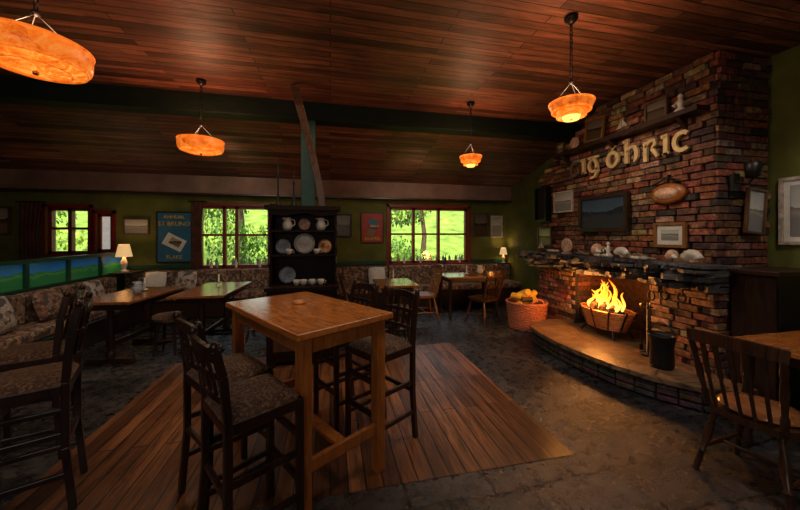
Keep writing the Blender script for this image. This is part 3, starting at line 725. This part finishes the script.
def low_stool(x,y):
    b=B(); b.lathe([(0,.40),(.17,.40),(.18,.42),(.18,.44),(0,.44)],'dark',n=24); b.lathe([(.18,.44),(.185,.46),(.17,.49),(.1,.505),(0,.51)],'seatfab',n=24)
    for k in range(4):
        a=math.pi/4+k*math.pi/2; c,s_=math.cos(a),math.sin(a); b.turned((.17*c,.17*s_,0),(.12*c,.12*s_,.41),[(0,.013),(.3,.02),(.5,.015),(.8,.022),(1,.016)],'dark',9)
    b.tube([(.14*math.cos(2*math.pi*k/20),.14*math.sin(2*math.pi*k/20),.2) for k in range(20)],.01,'dark',6,closed=True)
    b.make('low_pub_stool',(x,y,.002))
low_stool(-2.0,4.6); low_stool(.95,4.42)

# ------------------------------------------------------------ benches and partition
b=B()
b.bb((-3.68,6.35,.0),(4.12,6.93,.34),'dark')
x=-3.68
while x<4.1:
    x1=min(x+.98,4.12); b.bb((x+.005,6.3,.34),(x1-.005,6.8,.46),'bench'); b.bb((x+.005,6.76,.44),(x1-.005,6.93,.83),'bench'); x=x1
b.make('upholstered_bench',bevel=.03)
b=B(); b.bb((-3.68,3.0,0),(-3.14,6.28,.34),'dark')
y=3.0
while y<6.2:
    y1=min(y+.82,6.28); b.bb((-3.6,y+.005,.34),(-3.1,y1-.005,.46),'bench'); b.bb((-3.68,y+.005,.44),(-3.5,y1-.005,.80),'bench'); y=y1
b.make('upholstered_bench',bevel=.03)
b=B(); X0,X1=-3.80,-3.71
b.bb((X0,2.9,0),(X1,6.93,.80),'green_paint'); b.bb((X0-.01,2.9,1.14),(X1+.01,6.93,1.19),'green_paint'); b.bb((X0-.01,2.9,.8),(X1+.01,6.93,.83),'green_paint')
y=2.9
while y<6.95: b.bb((X0,y,.8),(X1,y+.05,1.15),'green_paint'); y+=.665
PS=b.make('partition_screen')
y=2.95
while y<6.8:
    b=B(); b.bb((-3.765,y,.83),(-3.745,y+.615,1.14),'land'); b.make('stained_glass_panel',parent=PS); y+=.665
def pillow(x,y,z,w,rz,mat,tilt=.3):
    b=B(); n=10; vs=[];fs=[]
    for sgn in(-1,1):
        o=len(vs)
        for i in range(n+1):
            for j in range(n+1):
                u=i/n*2-1; v=j/n*2-1; h=(1-abs(u)**2.5)*(1-abs(v)**2.5); e=1-.08*(abs(u)*abs(v))
                vs.append((sgn*.075*max(h,0)**.6,u*w/2*e,v*w/2*e))
        for i in range(n):
            for j in range(n): fs.append((o+i*(n+1)+j,o+(i+1)*(n+1)+j,o+(i+1)*(n+1)+j+1,o+i*(n+1)+j+1))
    b.add(vs,fs,mat,True); o=b.make('scatter_cushion',(x,y,z)); o.rotation_euler=(0,-tilt,rz)
pillow(-3.36,3.55,.67,.40,0,'cush'); pillow(-3.36,4.1,.67,.40,.1,'cush'); pillow(-3.36,4.75,.66,.38,-.1,'bench'); pillow(-3.36,5.5,.66,.38,0,'cush')
pillow(-3.1,6.61,.66,.36,-math.pi/2,'paper'); pillow(-2.6,6.61,.66,.36,-math.pi/2,'cush'); pillow(-.6,6.61,.66,.36,-math.pi/2,'cush'); pillow(.95,6.61,.66,.36,-math.pi/2,'paper')
# ------------------------------------------------------------ dresser
b=B(); k='dresser'; w=.78
b.bb((-w/2,-.2,.06),(w/2,.2,.86),k); b.bb((-w/2-.02,-.23,.86),(w/2+.02,.2,.90),k)
for sx in(-1,1):
    b.bb((sx*.195-.18,-.215,.12),(sx*.195+.18,-.2,.60),k); b.bb((sx*.195-.12,-.222,.18),(sx*.195+.12,-.214,.54),'frame_brown')
    b.bb((sx*.195-.18,-.215,.65),(sx*.195+.18,-.2,.82),k); b.lathe([(0,0),(.014,0),(.014,.02),(0,.02)],'brass',c=(sx*.195,-.225,.73),n=10)
    b.bb((sx*w/2-(.03 if sx>0 else 0),-.05,.9),(sx*w/2+(.03 if sx<0 else 0),.2,1.80),k)
    b.bb((sx*.34-.05,-.2,0),(sx*.34+.05,.2,.06),k)
    for zz in(1.02,1.2,1.4,1.6): b.blob((sx*(w/2-.015),-.06,zz),(.014,.05,.07),k,10)
b.bb((-w/2,.17,.9),(w/2,.2,1.80),k)
for z in(1.24,1.53): b.bb((-w/2+.02,-.06,z),(w/2-.02,.18,z+.022),k)
b.bb((-w/2-.04,-.11,1.79),(w/2+.04,.21,1.84),k)
b.prism([(-.39,1.80),(-.39,1.74),(-.2,1.72),(0,1.76),(.2,1.72),(.39,1.74),(.39,1.80)],lambda u,v,d:(u,d,v),-.07,-.05,k)
b.make('welsh_dresser',(-.31,4.02,.005),bevel=.005)
DX=-.31
def jug(x,z,m='white',y=4.03):
    b=B(); b.lathe([(0,0),(.04,0),(.055,.03),(.06,.07),(.035,.12),(.042,.15),(.036,.15),(.03,.12),(.05,.06),(0,.01)],m,n=20)
    b.tube([(.03,0,.13),(.08,0,.12),(.085,0,.07),(.05,0,.04)],.007,m,7); b.blob((-.045,0,.14),(.018,.015,.012),m)
    b.make('ceramic_jug',(x,y,z))
jug(DX-.19,1.558); jug(DX+.2,1.558)
def plate(x,z,r,m='white'):
    b=B(); b.T=Matrix.Rotation(math.pi/2-.15,4,'X'); b.lathe([(0,0),(r*.6,0),(r*.68,.012),(r,.02),(r,.026),(r*.65,.018),(0,.006)],m,n=28)
    b.lathe([(r*.80,.0235),(r*.86,.026)],'blueware',n=28)
    b.make('dinner_plate',(DX+x,4.13,z+r*.99))
plate(0,1.27,.125); plate(-.25,1.27,.09,'blueware'); plate(.25,1.27,.09,'copper'); plate(-.2,.91,.10,'blueware'); plate(0,1.56,.07,'shell')
def cup(x,y,z,m='white'):
    b=B(); b.lathe([(0,0),(.022,0),(.036,.03),(.04,.065),(.036,.065),(.03,.03),(0,.008)],m,n=16); b.tube([(.035,0,.055),(.06,0,.045),(.055,0,.02),(.032,0,.02)],.004,m,6); b.make('tea_cup',(x,y,z))
for i,x in enumerate((-.17,.15)): cup(DX+x,4.0,1.268)
for i,x in enumerate((-.08,0,.1,.2)): cup(DX+x,3.95,.907)
for x,h in((DX-.3,.55),(DX-.12,.42)):
    b=B(); b.lathe([(0,0),(.045,0),(.04,.02),(.012,.05),(.02,.09),(.009,.14),(.008,h*.6),(.018,h*.65),(.008,h*.72),(.006,h),(0,h)],'black',n=12); b.make('tall_candlestick',(x,4.05,1.847))
def bottle(x,y,z,m='green_paint',s=1):
    b=B(); b.lathe([(0,0),(.035*s,0),(.037*s,.01),(.037*s,.15*s),(.014*s,.2*s),(.013*s,.27*s),(.016*s,.275*s),(0,.275*s)],m,n=14); b.make('glass_bottle',(x,y,z))
def candle(x,y,z):
    b=B(); b.lathe([(0,0),(.04,0),(.04,.01),(.012,.02),(.012,.05),(.02,.06),(.01,.065),(.01,.16),(0,.16)],'white',n=12); b.make('candlestick',(x,y,z))
for x in(-2.3,-2.2,-1.85,-1.4): bottle(x,7.0,.842,random.choice(['green_paint','white','blueware']),.7)
for x in(1.5,1.62,2.0,2.6,2.95): bottle(x,7.0,.862,random.choice(['green_paint','white','brass']),.7)
for x,y in((-2.42,4.9),(-1.58,5.1),(1.0,5.1),(2.5,5.6)): candle(x,y,.77)
jug(-2.35,.769,'blueware',4.6); jug(2.8,.769,'white',5.65)
def table_lamp(x,y,z,s=1,e=8):
    b=B(); b.lathe([(0,0),(.06,0),(.065,.015),(.02,.04),(.045,.1),(.05,.15),(.02,.22),(.01,.26),(0,.26)],'white',n=18); b.lathe([(.11,.24),(.07,.44),(.065,.44),(.105,.24)],'shade',n=24)
    for i,v in enumerate(b.v): b.v[i]=tuple(c*s for c in v)
    o=b.make('table_lamp',(x,y,z)); l=bpy.data.lights.new('table_lamp_glow','POINT'); l.energy=e; l.color=(1,.6,.3); l.shadow_soft_size=.05
    lo=bpy.data.objects.new('table_lamp_glow',l); S.collection.objects.link(lo); lo.parent=o; lo.location=(0,0,.4*s)
b=B(); b.bb((-3.68,6.36,.831),(-3.35,6.94,.85),'dark'); b.make('lamp_ledge')
table_lamp(-3.58,6.6,.851,1.1,5)
b=B(); b.bb((3.8,6.74,.831),(4.13,6.94,.85),'dark'); b.make('lamp_ledge')
table_lamp(3.97,6.82,.851,.8,4)

# ------------------------------------------------------------ lights
def area(name,loc,rot,sx,sy,e,c):
    l=bpy.data.lights.new(name,'AREA'); l.shape='RECTANGLE'; l.size=sx; l.size_y=sy; l.energy=e; l.color=c
    o=bpy.data.objects.new(name,l); S.collection.objects.link(o); o.location=loc; o.rotation_euler=rot; return o
def spot(name,loc,tgt,e,c,size,r=.15,blend=.9):
    l=bpy.data.lights.new(name,'SPOT'); l.energy=e; l.color=c; l.spot_size=math.radians(size); l.spot_blend=blend; l.shadow_soft_size=r
    o=bpy.data.objects.new(name,l); S.collection.objects.link(o); o.location=loc; o.rotation_euler=(Vector(tgt)-Vector(loc)).to_track_quat('-Z','Y').to_euler()
area('rear_fill_light',(-1,-1.9,2.0),(math.radians(98),0,0),3,1.2,22,(1,.90,.80))  # soft fill added behind the camera, the wall there has no window
area('overhead_fill',(.3,3.2,3.0),(0,0,0),2,1.4,12,(1,.9,.78))  # downward fill added under the closed ceiling, no roof opening
spot('fill_spot',(1.9,2.6,3.0),(3.47,3.0,1.9),52,(1,.8,.6),72)  # this and the spots below are added fill without fittings
spot('fill_spot',(.4,1.2,3.1),(-.15,2.3,1.0),60,(1,.82,.62),42)
spot('fill_spot',(3.0,1.0,3.0),(3.7,1.9,1.3),45,(1,.84,.68),75)
spot('fill_spot',(-1.9,3.9,3.0),(-2.3,5.2,.6),55,(1,.75,.5),85)
spot('fill_spot',(1.9,4.0,3.0),(2.2,5.6,.6),45,(1,.75,.5),85)
spot('fill_spot',(-2.7,3.0,3.0),(-3.5,4.2,.6),38,(1,.78,.55),70)
spot('fill_spot',(-1.5,5.0,2.8),(-2.0,7.0,1.9),24,(1,.88,.65),105)
spot('fill_spot',(1.4,5.0,2.8),(2.0,7.0,1.9),24,(1,.88,.65),105)
spot('fill_spot',(1.6,2.2,3.0),(1.2,2.6,0),75,(1,.70,.40),50)
spot('fill_spot',(1.8,.4,3.0),(2.1,2.2,0),55,(.85,.9,1),65)
l=bpy.data.lights.new('fire_glow','POINT'); l.energy=46; l.color=(1,.36,.07); l.shadow_soft_size=.12
o=bpy.data.objects.new('fire_glow',l); S.collection.objects.link(o); o.location=(3.26,3.45,.80)
l=bpy.data.lights.new('sun','SUN'); l.energy=6; l.angle=.03; l.color=(1,.95,.8)
o=bpy.data.objects.new('sun',l); S.collection.objects.link(o); o.rotation_euler=(math.radians(38),0,math.radians(-25))
w=bpy.data.worlds.new('World'); S.world=w; w.use_nodes=True; bg=w.node_tree.nodes['Background']; bg.inputs[0].default_value=(.85,.93,1,1); bg.inputs[1].default_value=1.4
# camera
c=bpy.data.cameras.new('camera'); c.lens=14.4; c.sensor_width=36; c.shift_y=-.025; c.clip_start=.02
o=bpy.data.objects.new('camera',c); S.collection.objects.link(o); o.location=(0,0,1.5); o.rotation_euler=(math.pi/2,0,math.radians(-12.3)); S.camera=o
